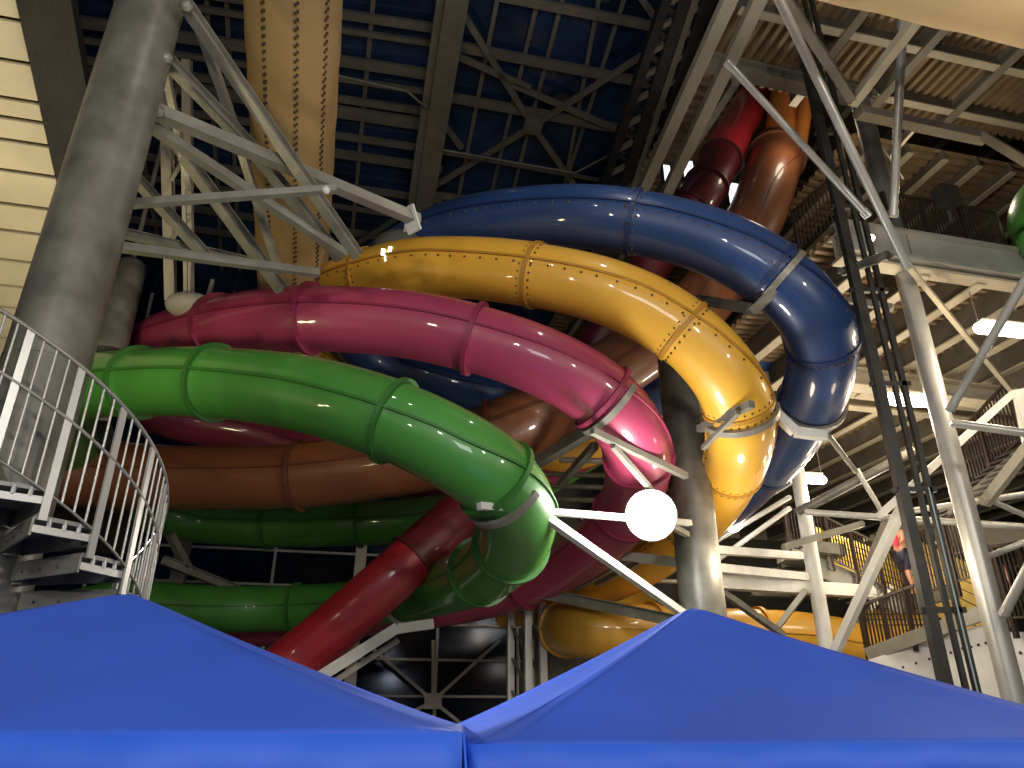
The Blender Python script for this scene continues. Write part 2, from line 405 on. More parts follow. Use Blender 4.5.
# ------------------------------------------------------------ pixel-traced steel members
def mem(name, a, b, w, parent, m=M_STEEL, kind='box', h=None, n=10):
    A = P(*a); B = P(*b); mb = MB()
    if kind == 'pipe': mb.tube([A, B], w / 2, n)
    elif kind == 'i': mb.ibeam(A, B, w, h or w)
    elif kind == 'L':
        t, sd, nn = mb.frame(A, B); c = (A + B) / 2; L = (B - A) / 2
        mb.box(c, L, sd * w / 2, nn * .012); mb.box(c - sd * (w / 2), L, sd * .012, nn * w / 2 )
    else: mb.bar(A, B, w, h or w)
    return mb.build(name, m, parent)
lt = thing('roof_truss', P(160, 125, 10), 'pale grey steel truss of crossing struts between the left column and beige duct', 'truss')
for a, b, w, k in [((157, 112, 9.6), (418, 220, 12.5), .17, 'box'), ((184, 2, 9.6), (300, 172, 10.8), .15, 'i'), ((300, 172, 10.8), (358, 256, 11.6), .15, 'i'),
                   ((197, 20, 10), (232, 120, 10.6), .11, 'box'), ((232, 120, 10.6), (279, 272, 12), .11, 'box'),
                   ((165, 58, 9.8), (252, 148, 10.8), .16, 'i'), ((252, 148, 10.8), (340, 258, 12.2), .16, 'i'),
                   ((152, 127, 9.7), (258, 197, 10.8), .13, 'box'), ((258, 197, 10.8), (345, 254, 12), .13, 'box'),
                   ((128, 204, 9.4), (336, 189, 10.4), .10, 'box'), ((184, 155, 11.2), (282, 290, 12.4), .17, 'i'),
                   ((130, 172, 11), (206, 256, 12), .15, 'i'), ((112, 246, 10), (318, 273, 12), .12, 'box'), ((118, 232, 11), (252, 262, 13), .13, 'i'),
                   ((160, 45, 11), (190, 190, 12.2), .1, 'box')]:
    mem('strut', a, b, w, lt, M_STEEL, k)
mem('end_plate', (407, 207, 12.4), (415, 232, 12.4), .28, lt, M_WHITE, 'box', .05)
for x, y in [(158, 112), (166, 58), (186, 6)]:
    MB().sphere(P(x, y, 9.5), .09, 8, (1, 1, 1)).build('bolt_joint', M_STEEL, lt)
MB().sphere(P(326, 190, 10.3), .06, 8).build('bolt_joint', M_WHITE, lt)
lt2 = thing('lattice_post', P(170, 300, 14), 'olive grey upright posts with lattice bars behind the left truss', 'lattice post')
for a, b, w in [((165, 50, 14.5), (171, 300, 15.5), .2), ((187, 60, 14.5), (189, 300, 15.5), .17), ((183, 150, 14.2), (186, 300, 15.2), .07),
                ((171, 180, 14.5), (189, 150, 14.5), .07), ((168, 140, 14.5), (189, 170, 14.5), .07), ((171, 240, 15), (189, 215, 15), .07)]:
    mem('lattice_bar' if w < .15 else 'upright', a, b, w, lt2, M_JOIST, 'i' if w > .15 else 'box')
t = thing('ceiling_speaker', P(195, 300, 14.5), 'off-white rounded loudspeaker shell above the far end of the pink slide', 'speaker')
MB().sphere(P(190, 306, 14.6), .48, 16, (1, .8, .5)).build('shell', M_OFFW, t)
mem('bracket', (207, 300, 14.8), (213, 280, 15), .07, t, M_STEEL)
t = thing('dome_camera', P(392, 240, 12.8), 'smoked grey dome hanging under the truss plate behind the top of the yellow slide', 'dome')
MB().sphere(P(400, 252, 16), .62, 20, (1, .9, .75)).build('dome_shell', M_DOME, t)
mem('stem', (405, 230, 12.8), (407, 222, 12.6), .07, t, M_WHITE)
t = thing('led_marker', P(388, 254, 14.6), 'cluster of four white lit squares at the top left of the yellow slide', 'led light')  # four small emissive squares set at the yellow slide's surface
for x, y in [(383, 252), (386.5, 258), (390, 250), (393, 255.5)]:
    c = P(x, y, 14.55); MB().box(c, Vector((.034, 0, 0)), Vector((0, .015, 0)), UP * .07).build('led', M_SQUARE, t)

# ------------------------------------------------------------ slides
def catmull(pts, per=14):
    out = []; n = len(pts)
    for i in range(n - 1):
        p0, p1, p2, p3 = pts[max(i - 1, 0)], pts[i], pts[i + 1], pts[min(i + 2, n - 1)]
        for k in range(per):
            t = k / per; t2 = t * t; t3 = t2 * t
            out.append(.5 * ((2 * p1) + (p2 - p0) * t + (2 * p0 - 5 * p1 + 4 * p2 - p3) * t2 + (3 * p1 - p0 - 3 * p2 + p3) * t3))
    out.append(pts[-1]); return out
def level_frames(pts):
    fr = []; last = None
    for i in range(len(pts)):
        t = (pts[min(i + 1, len(pts) - 1)] - pts[max(i - 1, 0)]).normalized()
        s = t.cross(UP)
        if s.length < .15 and last: s = last
        s.normalize(); last = s; fr.append((t, s, s.cross(t).normalized()))
    return fr
def proj(p):
    q = p - EYE; d = q.y * CP + q.z * SP
    return CX + F * q.x / d, CY - F * (q.z * CP - q.y * SP) / d, d
SL = {}
def twomat(o, nf):
    o.data.materials.append(M_BOLT)
    for pg in o.data.polygons[nf:]: pg.material_index = 1
def slide(key, tr, D, m, label, flanges, seam=True, secs=None, bolts=False, bell=True, cat='water slide', fm=None):
    """tr: traced centre (px, py, apparent width); distance follows from the true diameter D"""
    ctl = [P(x, y, F * D / w) for x, y, w in tr]
    for _ in range(1):
        ctl = [ctl[0]] + [(ctl[i - 1] + ctl[i + 1]) * .06 + ctl[i] * .88 for i in range(1, len(ctl) - 1)] + [ctl[-1]]
    pts = catmull(ctl); fr = level_frames(pts); R = D / 2
    SL[key] = (pts, fr, R)
    t = thing('water_slide', pts[len(pts) // 2], label, cat)
    n = 36; vs = []; fs = []
    idx = []
    for (x, y, dd) in [(f[0], f[1], f[2] if len(f) > 2 else None) for f in flanges]:
        best = min(range(len(pts)), key=lambda i: (proj(pts[i])[0] - x) ** 2 + (proj(pts[i])[1] - y) ** 2 + (0 if dd is None else (proj(pts[i])[2] - dd) ** 2 * 60))
        idx.append(best)
    idx = sorted(set(idx))
    # shell: each moulded section flares very slightly to its downstream joint
    bounds = [0] + idx + [len(pts) - 1]
    def rad(i):
        for a, b in zip(bounds[:-1], bounds[1:]):
            if a <= i <= b and b > a: return R * (.995 + .03 * (i - a) / (b - a))
        return R
    for i, p in enumerate(pts):
        r = rad(i)
        for k in range(n):
            a = 2 * math.pi * k / n; vs.append(p + (fr[i][1] * math.cos(a) + fr[i][2] * math.sin(a)) * r)
    for i in range(len(pts) - 1):
        for k in range(n):
            k2 = (k + 1) % n; fs.append((i * n + k, (i + 1) * n + k, (i + 1) * n + k2, i * n + k2))
    sh = MB().add(vs, fs, True).build('slide_tube', m, t)
    if secs:
        for q in secs: sh.data.materials.append(q[2])
        for q_, (i0, i1, mm) in enumerate(secs):
            lo = bounds[i0]; hi = bounds[i1]
            for pi, pg in enumerate(sh.data.polygons):
                if lo <= pi // n < hi: pg.material_index = q_ + 1
    md = sh.modifiers.new('wall', 'SOLIDIFY'); md.thickness = .03; md.offset = -1
    fl = []
    for b in idx:
        ax = fr[b][0]; p = pts[b]
        mb = MB(); ring = []; fh = 1.07 if bolts else 1.13; prof = [(R * .98, -.042), (R * fh, -.042), (R * fh, .042), (R * .98, .042)]
        N = 40; v2 = []; f2 = []
        for k in range(N):
            a = 2 * math.pi * k / N; dr = fr[b][1] * math.cos(a) + fr[b][2] * math.sin(a)
            for (r_, s_) in prof: v2.append(p + dr * r_ + ax * s_)
        for k in range(N):
            k2 = (k + 1) % N
            for j in range(4):
                j2 = (j + 1) % 4; f2.append((k * 4 + j, k2 * 4 + j, k2 * 4 + j2, k * 4 + j2))
        mb.add(v2, f2, False); nf = len(mb.f)
        if bolts:
            for k in range(28):
                a = 2 * math.pi * k / 28; dr = fr[b][1] * math.cos(a) + fr[b][2] * math.sin(a)
                for s_ in (-.11, .11): mb.sphere(p + dr * R * 1.008 + ax * s_, .024, 6)
        o = mb.build('flange', fm or m, t); twomat(o, nf)
    if seam:
        for side in (1, -1):
            mb = MB(); v2 = []; f2 = []
            for i, p in enumerate(pts):
                s = fr[i][1] * side; u_ = fr[i][2]; r = rad(i)
                for (dr, du) in ((.97, -.02), (1.06, -.02), (1.06, .02), (.97, .02)): v2.append(p + s * r * dr + u_ * du)
            for i in range(len(pts) - 1):
                for j in range(4):
                    j2 = (j + 1) % 4; f2.append((i * 4 + j, i * 4 + j2, (i + 1) * 4 + j2, (i + 1) * 4 + j))
            mb.add(v2, f2); nf = len(mb.f)
            if bolts:
                acc = 0
                for i in range(1, len(pts)):
                    acc += (pts[i] - pts[i - 1]).length
                    if acc > .26:
                        acc = 0; s = fr[i][1] * side
                        dn = (s * math.cos(.16) - fr[i][2] * math.sin(.16)) * rad(i) * 1.006
                        mb.sphere(pts[i] + dn, .026, 6)
            o = mb.build('seam_rib', fm or m, t); twomat(o, nf)
    return t
M_BOLT = mat('dark_bolt', (.10, .06, .02), .5)
M_BOLTB = M_BOLT

slide('green', [(720, 370, 31), (660, 405, 34), (600, 443, 37), (555, 470, 39), (500, 500, 41), (425, 519, 43), (350, 524, 43), (270, 526, 42), (190, 521, 42), (120, 500, 45), (75, 455, 51), (60, 415, 57), (80, 388, 62), (145, 382, 67), (215, 382, 71), (300, 392, 76), (380, 415, 80), (445, 444, 82), (498, 478, 82), (520, 515, 77), (508, 552, 69), (474, 576, 60), (425, 592, 50), (345, 606, 45), (260, 609, 44), (190, 608, 46), (120, 606, 50), (50, 625, 56)],
      1.2, M_GREEN, 'lowest bright green tube slide looping across the front, left of the floodlight',
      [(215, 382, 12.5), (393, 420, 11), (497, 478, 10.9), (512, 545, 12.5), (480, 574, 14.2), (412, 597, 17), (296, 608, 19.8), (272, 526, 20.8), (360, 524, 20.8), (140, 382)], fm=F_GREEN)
slide('pink', [(720, 375, 32), (650, 415, 36), (575, 455, 40), (510, 476, 41), (440, 486, 41), (330, 458, 42), (250, 432, 42), (180, 420, 43), (135, 400, 45), (128, 370, 49), (150, 347, 54), (200, 331, 59), (250, 322, 63), (310, 318, 66), (400, 323, 67), (470, 337, 68), (540, 360, 69), (595, 390, 69), (628, 425, 68), (640, 460, 64), (632, 498, 58), (608, 535, 54), (565, 565, 49), (515, 588, 46), (450, 603, 44), (380, 612, 43), (300, 620, 42), (200, 630, 42)],
      1.2, M_PINK, 'raspberry pink tube slide looping just above the green slide',
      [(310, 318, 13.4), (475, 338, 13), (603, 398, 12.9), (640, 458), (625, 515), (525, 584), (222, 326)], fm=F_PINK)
slide('yellow', [(800, 330, 36), (740, 370, 38), (690, 400, 39), (640, 425, 40), (560, 455, 41), (470, 440, 41), (390, 400, 42), (320, 366, 43), (282, 340, 46), (290, 312, 49), (335, 288, 54), (400, 269, 59), (460, 267, 61), (530, 274, 64), (600, 289, 66), (655, 312, 67), (702, 347, 68), (733, 388, 68), (742, 430, 66), (733, 468, 60), (708, 510, 54), (670, 545, 50), (620, 575, 46), (560, 596, 43), (500, 606, 42)],
      1.2, M_YEL, 'glossy yellow tube slide looping above the pink slide and passing right of the thick column',
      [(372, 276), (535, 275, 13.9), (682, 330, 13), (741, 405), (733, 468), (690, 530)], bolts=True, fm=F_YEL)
slide('blue', [(860, 300, 40), (800, 330, 42), (730, 370, 42), (660, 395, 42), (590, 405, 42), (520, 400, 42), (440, 385, 43), (370, 358, 44), (345, 320, 46), (365, 280, 49), (410, 248, 53), (460, 226, 56), (530, 217, 60), (600, 217, 63), (680, 231, 65), (745, 256, 67), (795, 293, 68), (822, 335, 67), (820, 378, 64), (798, 425, 59), (760, 470, 54), (715, 510, 50), (660, 545, 46), (600, 570, 43)],
      1.2, M_BLUE, 'dark blue tube slide, outermost and highest of the looping slides',
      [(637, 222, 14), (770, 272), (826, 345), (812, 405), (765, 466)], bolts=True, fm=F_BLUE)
slide('orange', [(778, 150, 51), (772, 172, 54), (757, 215, 56), (730, 265, 58), (695, 310, 59), (645, 348, 61), (590, 385, 64), (540, 415, 67), (480, 442, 67), (400, 463, 65), (300, 476, 64), (200, 478, 63), (130, 477, 63), (60, 474, 64), (0, 465, 66), (-60, 440, 68)],
      1.5, M_ORG, 'broad orange brown tube slide passing behind the loops and out to the left stair',
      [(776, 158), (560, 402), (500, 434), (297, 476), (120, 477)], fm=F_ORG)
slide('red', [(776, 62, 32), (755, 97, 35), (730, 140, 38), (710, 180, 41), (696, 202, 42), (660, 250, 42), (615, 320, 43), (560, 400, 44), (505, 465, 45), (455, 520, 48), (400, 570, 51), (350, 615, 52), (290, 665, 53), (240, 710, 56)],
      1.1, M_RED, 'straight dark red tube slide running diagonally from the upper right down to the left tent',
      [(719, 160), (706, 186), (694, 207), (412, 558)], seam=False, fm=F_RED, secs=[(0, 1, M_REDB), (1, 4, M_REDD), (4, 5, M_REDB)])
q = [P(792, 66, 22), P(788, 88, 22), P(783, 120, 21.8), P(777, 158, 21.3)]
tag(MB().tube(catmull(q), .47, 24).build('water_slide', M_ORG2), 'bright orange upper tube length dropping into the wide ring of the orange brown slide', 'water slide')
# thin bright orange return tube beside the big orange one
q = [P(810, 75, 21.3), P(806, 105, 21.3), P(801, 140, 21.3), P(796, 172, 21.3)]
tag(MB().tube(catmull(q), .19, 20).build('water_slide', M_ORG2), 'narrow bright orange tube right beside the top of the broad orange slide', 'water slide')
slide('gold', [(640, 602, 33), (590, 612, 38), (560, 622, 45), (566, 629, 51), (600, 630, 53), (650, 632, 52), (720, 634, 49), (800, 636, 48), (880, 650, 48), (960, 670, 48)],
      1.3, M_GOLD, 'golden yellow tube slide lying low behind the right tent', [(566, 629), (650, 632), (760, 635)])
t = slide('greenr', [(1120, 175, 50), (1070, 185, 53), (1041, 208, 55), (1045, 235, 56), (1090, 258, 58)], 1.2, M_GREEN, 'sliver of green slide at the far right edge beside the balcony railing', [(1120, 260)], seam=False)

# ------------------------------------------------------------ brackets holding the slides
def clamp(parent, key, px, py, d, a0=-200, a1=20, w=.11, m=M_STEEL):
    pts, fr, R = SL[key]
    b = min(range(len(pts)), key=lambda i: (proj(pts[i])[0] - px) ** 2 + (proj(pts[i])[1] - py) ** 2 + (proj(pts[i])[2] - d) ** 2 * 100)
    p = pts[b]; t_, s_, u_ = fr[b]; v2 = []; f2 = []; N = 26
    for k in range(N + 1):
        a = math.radians(a0 + (a1 - a0) * k / N); dr = s_ * math.cos(a) + u_ * math.sin(a)
        for (r, s) in ((R * 1.05, .04), (R * 1.16, .04), (R * 1.16, .04 + w), (R * 1.05, .04 + w)): v2.append(p + dr * r + t_ * s)
    for k in range(N):
        for j in range(4):
            j2 = (j + 1) % 4; f2.append((k * 4 + j, (k + 1) * 4 + j, (k + 1) * 4 + j2, k * 4 + j2))
    f2 += [(0, 1, 2, 3), (N * 4 + 3, N * 4 + 2, N * 4 + 1, N * 4)]
    MB().add(v2, f2).build('clamp_ring', m, parent)
    return p
t = thing('slide_bracket', P(560, 515, 12), 'long white bracket beam holding the green slide in front of the floodlight', 'bracket')
clamp(t, 'green', 501, 482, 10.9, -185, -20)
mem('beam', (479, 506, 10.2), (690, 523, 13.6), .10, t, M_WHITE)
mem('strut', (540, 513, 11), (688, 617, 13.2), .12, t, M_WHITE)
t = thing('slide_bracket', P(640, 450, 13), 'grey forked bracket joining the pink slide to the thick column', 'bracket')
clamp(t, 'pink', 606, 400, 12.9, -200, 10)
mem('beam', (592, 431, 12.1), (686, 476, 13.2), .11, t, M_STEEL)
mem('strut', (613, 446, 12.3), (660, 500, 12.9), .09, t, M_STEEL)
mem('strut', (600, 425, 12.8), (588, 412, 12.6), .16, t, M_STEEL)
mem('strut', (600, 425, 14), (525, 470, 16), .2, t, M_COLM)
mem('strut', (595, 445, 14.5), (560, 485, 16), .14, t, M_COLM)
t = thing('slide_bracket', P(720, 440, 13.5), 'grey arm with a curved clamp gripping the yellow slide right of the thick column', 'bracket')
clamp(t, 'yellow', 741, 408, 13, -200, 10)
mem('beam', (699, 429, 13.4), (752, 404, 12.15), .12, t, M_COLM)
mem('strut', (703, 448, 13.4), (738, 412, 12.3), .08, t, M_COLM)
t = thing('slide_bracket', P(750, 295, 13.5), 'grey clamp with a slotted plate under the upper bend of the blue slide', 'bracket')
clamp(t, 'blue', 773, 276, 13.2, -200, 20)
mem('plate', (752, 312, 12.8), (776, 290, 12.6), .2, t, M_STEEL, 'box', .06)
mem('beam', (752, 309, 13.1), (700, 300, 14.8), .2, t, M_COLM)
t = thing('slide_bracket', P(810, 440, 14), 'pale bent bracket with a strut below the lower bend of the blue slide', 'bracket')
clamp(t, 'blue', 813, 402, 13.8, -200, 10)
mem('beam', (826, 436, 13.2), (795, 432, 13.2), .16, t, M_WHITE)
mem('beam', (795, 432, 13.2), (770, 408, 13.4), .16, t, M_WHITE)
mem('strut', (829, 436, 13.2), (856, 472, 14.5), .1, t, M_STEEL, 'pipe')
t = thing('slide_bracket', P(380, 640, 15.5), 'white bent arm bracket under the red and lower green slides', 'bracket')
clamp(t, 'green', 406, 598, 17, -160, -20, m=M_WHITE)
mem('beam', (432, 624, 15.8), (396, 629, 15.4), .2, t, M_WHITE)
mem('beam', (397, 628, 15.4), (318, 678, 14.6), .22, t, M_WHITE)
mem('strut', (398, 640, 15.7), (330, 684, 15), .12, t, M_STEEL)
t = thing('slide_support', P(190, 570, 20), 'dark grey sloping strut behind the stair railing above the lower green slide', 'strut')
mem('beam', (162, 560, 19), (238, 590, 20), .22, t, M_COLM, 'i'); mem('strut', (170, 535, 19), (190, 572, 19.5), .18, t, M_COLM)

# ------------------------------------------------------------ galleries on the right
def deck(label, u0, u1, v0, v1, z, along, pitch, joists, jw=.24, jh=.62, edge=True, cross=None, m=M_DECK, name='gallery_deck'):
    t = thing(name, uv(u0, v0, z), label, 'deck')
    mb = MB(); vs = []; fs = []
    L0, L1 = (u0, u1) if along == 'v' else (v0, v1)
    n = int((L1 - L0) / pitch)
    prof = []
    for k in range(n + 1):
        s = L0 + k * pitch
        prof += [(s, 0), (s + pitch * .42, 0), (s + pitch * .5, .13), (s + pitch * .92, .13)]
    for (s, h) in prof:
        for e in ((v0, v1) if along == 'v' else (u0, u1)):
            vs.append(uv(s, e, z + h) if along == 'v' else uv(e, s, z + h))
    for i in range(len(prof) - 1): fs.append((2 * i, 2 * i + 1, 2 * i + 3, 2 * i + 2))
    mb.add(vs, fs); mb.build('corrugated_sheet', m, t)
    for k in range(joists):
        f = (k + .5) / joists
        if along == 'v': a, b = uv(u0, v0 + (v1 - v0) * f, z - jh / 2), uv(u1, v0 + (v1 - v0) * f, z - jh / 2)
        else: a, b = uv(u0 + (u1 - u0) * f, v0, z - jh / 2), uv(u0 + (u1 - u0) * f, v1, z - jh / 2)
        j = MB().bar(a - UP * (jh / 2 - .02), b - UP * (jh / 2 - .02), jw, .04).build('joist', M_JOIST, t); MB().bar(a + UP * .02, b + UP * .02, .06, jh - .04).build('web', M_JDK, j)
    if cross:
        for f in cross:
            a, b = (uv(u0 + (u1 - u0) * f, v0, z - jh / 2), uv(u0 + (u1 - u0) * f, v1, z - jh / 2)) if along == 'v' else (uv(u0, v0 + (v1 - v0) * f, z - jh / 2), uv(u1, v0 + (v1 - v0) * f, z - jh / 2))
            MB().ibeam(a, b, jw * 1.15, jh * 1.25).build('cross_beam', M_ROOFST, t)
    if edge:
        for v in (v0, v1):
            MB().ibeam(uv(u0, v, z - .3), uv(u1, v, z - .3), .35, .62).build('edge_beam', M_JOIST, t)
    return t
ZA = 17.0
vb = V(atz(900, 116, ZA)); uA = U(atz(700, 62, ZA)); uB = U(atz(862, 110, ZA))
deck('highest corrugated deck at the top right with beams crossing under the beige duct', uA, 26, vb - 9, vb, ZA, 'v', .27, 6, jw=.2, jh=.4, edge=False, cross=[(U(atz(862, 105, ZA)) - uA) / (26 - uA), (U(atz(948, 105, ZA)) - uA) / (26 - uA), (U(atz(815, 60, ZA)) - uA) / (26 - uA)])
deck('brown slatted deck soffit between the upper beam and the balcony railing', uB, 30, vb + .5, vb + 11, ZA - .4, 'u', .30, 15, jw=.2, jh=.36, edge=False)
uF = U(atz(655, 130, 21.0))
deck('far brown deck soffit behind the tops of the red and orange slides', uF, 30, V(atz(760, 150, 20.4)) - 6, VB - (20.9 - zb) / .2138 if zb < 20.9 else VB - .3, 20.4, 'u', .4, 10, edge=False)
ZC = 11.0
uC = U(atz(884, 243, ZC)); vC = V(atz(950, 255, ZC)); vC2 = V(atz(950, 388, ZC))
deck('middle deck soffit with cream joists above the strip lights right of the round column', uC - 1.2, 26, vC, vC2, ZC, 'u', .26, 12, jw=.26, jh=.66)
deck('far low deck soffit behind the blue slide with warm strip lights under it', U(atz(640, 470, ZC)), 30, vC2 + .6, VB - .3, ZC - .1, 'u', .4, 12, edge=True)
ZD = 6.6
deck('lower grey green deck soffit at the right edge behind the stair flights', U(atz(930, 520, ZD)), 24, V(atz(1000, 590, ZD)) - 9, V(atz(1000, 590, ZD)), ZD, 'u', .6, 3, m=mat('grey_green_sheet', (.20, .21, .16), .5, noise=.2))

# balcony fascia beam and railing
def railing(name, a, b, h, nbars, label, m=M_BAR, w=.03, toprail=.06, lean=0, posts=2, group=None):
    t = thing(name, a, label, 'railing', group); L = b - a
    MB().bar(a + UP * h, b + UP * h, toprail, toprail).build('top_rail', m, t)
    MB().bar(a + UP * .1, b + UP * .1, toprail * .7, toprail * .7).build('bottom_rail', m, t)
    for k in range(posts + 1):
        p = a + L * (k / posts); MB().bar(p - UP * .25, p + UP * h, toprail * 1.3, toprail * 1.3, VD).build('post', m, t)
    for k in range(1, nbars):
        p = a + L * (k / nbars); MB().bar(p + UP * .1, p + UP * h, w, w, VD).build('baluster', m, t)
    return t
pa = atz(893, 236, ZC + .25); pb = pa + UD * (U(atz(1003, 258, ZC + .25)) - U(pa))
railing('balcony_railing', pa, pb, 1.15, 34, 'dark brown barred balcony railing beside the green slide sliver at upper right', posts=3)
o = MB().ibeam(uv(uC - 1.2, vC - .15, ZC - .12), uv(26, vC - .15, ZC - .12), .3, .75)
tag(o.build('balcony_beam', M_PIPE), 'deep grey balcony beam under the dark brown barred railing', 'beam')
t = thing('speaker_box', P(946, 197, 15.8), 'small black box loudspeaker hung on the balcony railing', 'speaker')
MB().box(P(946, 197, 15.8), UD * .22, VD * .16, UP * .22).build('cabinet', M_DARK, t)
mem('bracket', (946, 203, 15.9), (952, 222, 15.9), .06, t, M_DARK)

def single(name, a, b, w, label, cat, kind='pipe', m=M_PIPE, h=None, group=None, ends=True):
    t = thing(name, P(*a), label, cat, group)
    mem('shaft' if kind == 'pipe' else 'web', a, b, w, t, m, kind, h, 14)
    if ends:
        A = P(*a); B = P(*b); ax = (B - A).normalized()
        for q, s in ((A, 1), (B, -1)):
            MB().bar(q - ax * .02 * s, q + ax * .12 * s, w * 1.12, w * .5).build('end_plate', m, t)
    return t
single('inclined_pipe', (772, -15, 11.2), (908, 268, 12.4), .145, 'bright grey pipe brace running down from the top edge to the balcony column', 'pipe brace')
single('inclined_pipe', (903, 22, 14), (893, 216, 14), .16, 'slim grey pipe hanging nearly upright from the top deck to the balcony', 'pipe brace')
single('inclined_pipe', (727, 62, 12.4), (868, 216, 12.6), .12, 'slim grey pipe crossing diagonally in front of the orange slide top', 'pipe brace')
single('box_beam', (780, -10, 12.4), (852, 99, 13.9), .16, 'olive box beam dropping from the top edge to the head of the balcony column', 'beam', 'box', M_ROOFST)
single('box_beam', (852, 104, 14), (918, 18, 12.6), .17, 'pale flat beam rising right from the head of the balcony column', 'beam', 'box', M_JOIST)
single('box_beam', (700, 60, 17.6), (872, 100, 17.8), .36, 'dark olive beam spanning above the tops of the red and orange slides', 'beam', 'i', M_ROOFST)
single('box_beam', (858, 112, 15.4), (985, 139, 16.5), .24, 'broad cream beam meeting the balcony column below the top deck', 'beam', 'box', M_JOIST, .2)
single('box_beam', (983, 136, 16.4), (1040, 170, 15), .18, 'cream beam sloping to the right edge below the top deck', 'beam', 'box', M_JOIST)
for a, b, s in [((865, 128, 17.5), (900, 180, 18), 'left'), ((920, 120, 18), (865, 182, 18), 'right')]:
    single('cross_brace', a, b, .15, 'thin cream cross brace leaning %s behind the head of the balcony column' % s, 'brace', 'box', M_JOIST)
single('inclined_pipe', (1032, 268, 11.5), (950, 410, 12.4), .14, 'bright pipe brace from the right edge down to the round column below the deck', 'pipe brace')
single('horizontal_pipe', (952, 423, 12.4), (1040, 435, 12), .14, 'short level pipe right of the round column above the dark stair', 'pipe brace')
single('cross_brace', (905, 262, 14.5), (1012, 392, 18), .10, 'thin cream brace slanting under the middle deck right of the round column', 'brace', 'box', M_JOIST)
single('box_beam', (1012, 394, 15), (880, 515, 14), .13, 'bright white box brace passing behind the round column at mid height', 'brace', 'box', M_WHITE)
single('box_beam', (1018, 390, 15.5), (1030, 450, 15.5), .2, 'short pale stub beam at the right edge above the dark stair', 'beam', 'box', M_WHITE)
single('box_beam', (1034, 440, 13), (984, 504, 13.5), .17, 'pale pinkish beam forming the stringer at the right edge', 'beam', 'box', M_JOIST)
single('box_beam', (820, 375, 19), (1012, 400, 20), .5, 'long cream beam at the far end of the middle deck above the strip light', 'beam', 'i', M_JOIST)
single('horizontal_pipe', (806, 512, 15.5), (1040, 528, 13.5), .13, 'long level pipe crossing behind the round column under the dark stair', 'pipe brace')
single('horizontal_pipe', (905, 512, 14.5), (1040, 492, 13.5), .12, 'gently rising pipe above the long level pipe at right', 'pipe brace')
single('inclined_pipe', (990, 500, 13.6), (1040, 522, 13.4), .1, 'short falling pipe stub right of the round column', 'pipe brace')
single('inclined_pipe', (1040, 536, 12.6), (988, 557, 13.2), .11, 'thin pipe rising to the right edge above the person in blue', 'pipe brace')
single('inclined_pipe', (1034, 556, 11.4), (1004, 614, 11.8), .15, 'short thick flanged pipe meeting the round column low at the right edge', 'pipe brace')
single('inclined_pipe', (915, 450, 15.5), (798, 512, 16.8), .2, 'thick grey pipe rising from the pale post to the round column', 'pipe brace', m=M_COLM)
single('box_beam', (903, 505, 14.2), (836, 650, 15), .16, 'bright white raking strut standing right of the pale round post', 'strut', 'box', M_WHITE)
single('box_beam', (889, 518, 14.8), (866, 575, 15), .15, 'short second strut leaning beside the bright raking strut', 'strut', 'box', M_STEEL)
single('box_beam', (716, 550, 15), (800, 556, 16.8), .16, 'upper pale tie beam between the thick column and the pale post', 'tie beam', 'box', M_WHITE)
single('box_beam', (716, 568, 15), (806, 577, 16.8), .17, 'middle pale tie beam between the thick column and the pale post', 'tie beam', 'box', M_WHITE)
single('box_beam', (718, 582, 15.5), (870, 592, 18), .28, 'deep lowest pale tie beam between the thick column and the pale post', 'tie beam', 'box', M_WHITE)
single('cross_brace', (806, 590, 16.5), (774, 632, 16.5), .12, 'grey strut falling left from the pale post to the tent', 'strut', 'box', M_STEEL)
single('cross_brace', (722, 592, 15.5), (782, 634, 16), .13, 'dark strut falling right from the thick column to the tent', 'strut', 'box', M_COLM)
single('cross_brace', (784, 547, 16), (862, 524, 16.5), .14, 'grey sloped tie between pale post and raking strut', 'brace', 'box', M_STEEL)
for (a, b, lb) in [((790, 483, 18), (736, 515, 18), 'highest'), ((790, 497, 18), (716, 541, 18), 'middle'), ((790, 508, 18), (716, 561, 18), 'lowest')]:
    single('inclined_pipe', a, b, .12, lb + ' of three parallel pale pipes rising to the pale post', 'pipe brace', 'pipe', M_WHITE, group='three parallel pale pipes')
single('inclined_pipe', (857, 470, 15.5), (884, 515, 15.2), .1, 'thin pipe continuing from the blue slide bracket down to the level pipe', 'pipe brace')
single('box_beam', (850, 300, 14.5), (892, 308, 14), .13, 'short pale tie right of the blue slide bend', 'tie beam', 'box', M_STEEL)
single('inclined_pipe', (842, 272, 13.5), (888, 255, 12.6), .17, 'bent grey pipe joining the dark rails to the balcony column', 'pipe brace', m=M_COLM)
single('box_beam', (535, 592, 18.5), (682, 622, 16.5), .26, 'pale tie beam sloping over the golden tube to the right tent peak', 'tie beam', 'i', M_STEEL)
single('box_beam', (600, 553, 17), (682, 563, 15), .2, 'short white tie beam just below the floodlight', 'tie beam', 'box', M_WHITE)
single('cross_brace', (576, 588, 18), (630, 558, 17), .14, 'grey brace rising right under the pink slide end', 'brace', 'box', M_STEEL)
single('cross_brace', (597, 584, 18), (640, 562, 17), .12, 'second grey brace rising right under the pink slide end, nearer the floodlight', 'brace', 'box', M_STEEL)
single('horizontal_pipe', (540, 578, 20), (690, 582, 20), .12, 'thin level pipe behind the braces below the floodlight', 'pipe brace')
single('horizontal_pipe', (560, 460, 20), (660, 462, 20), .16, 'level grey pipe seen between the green and pink bends', 'pipe brace')
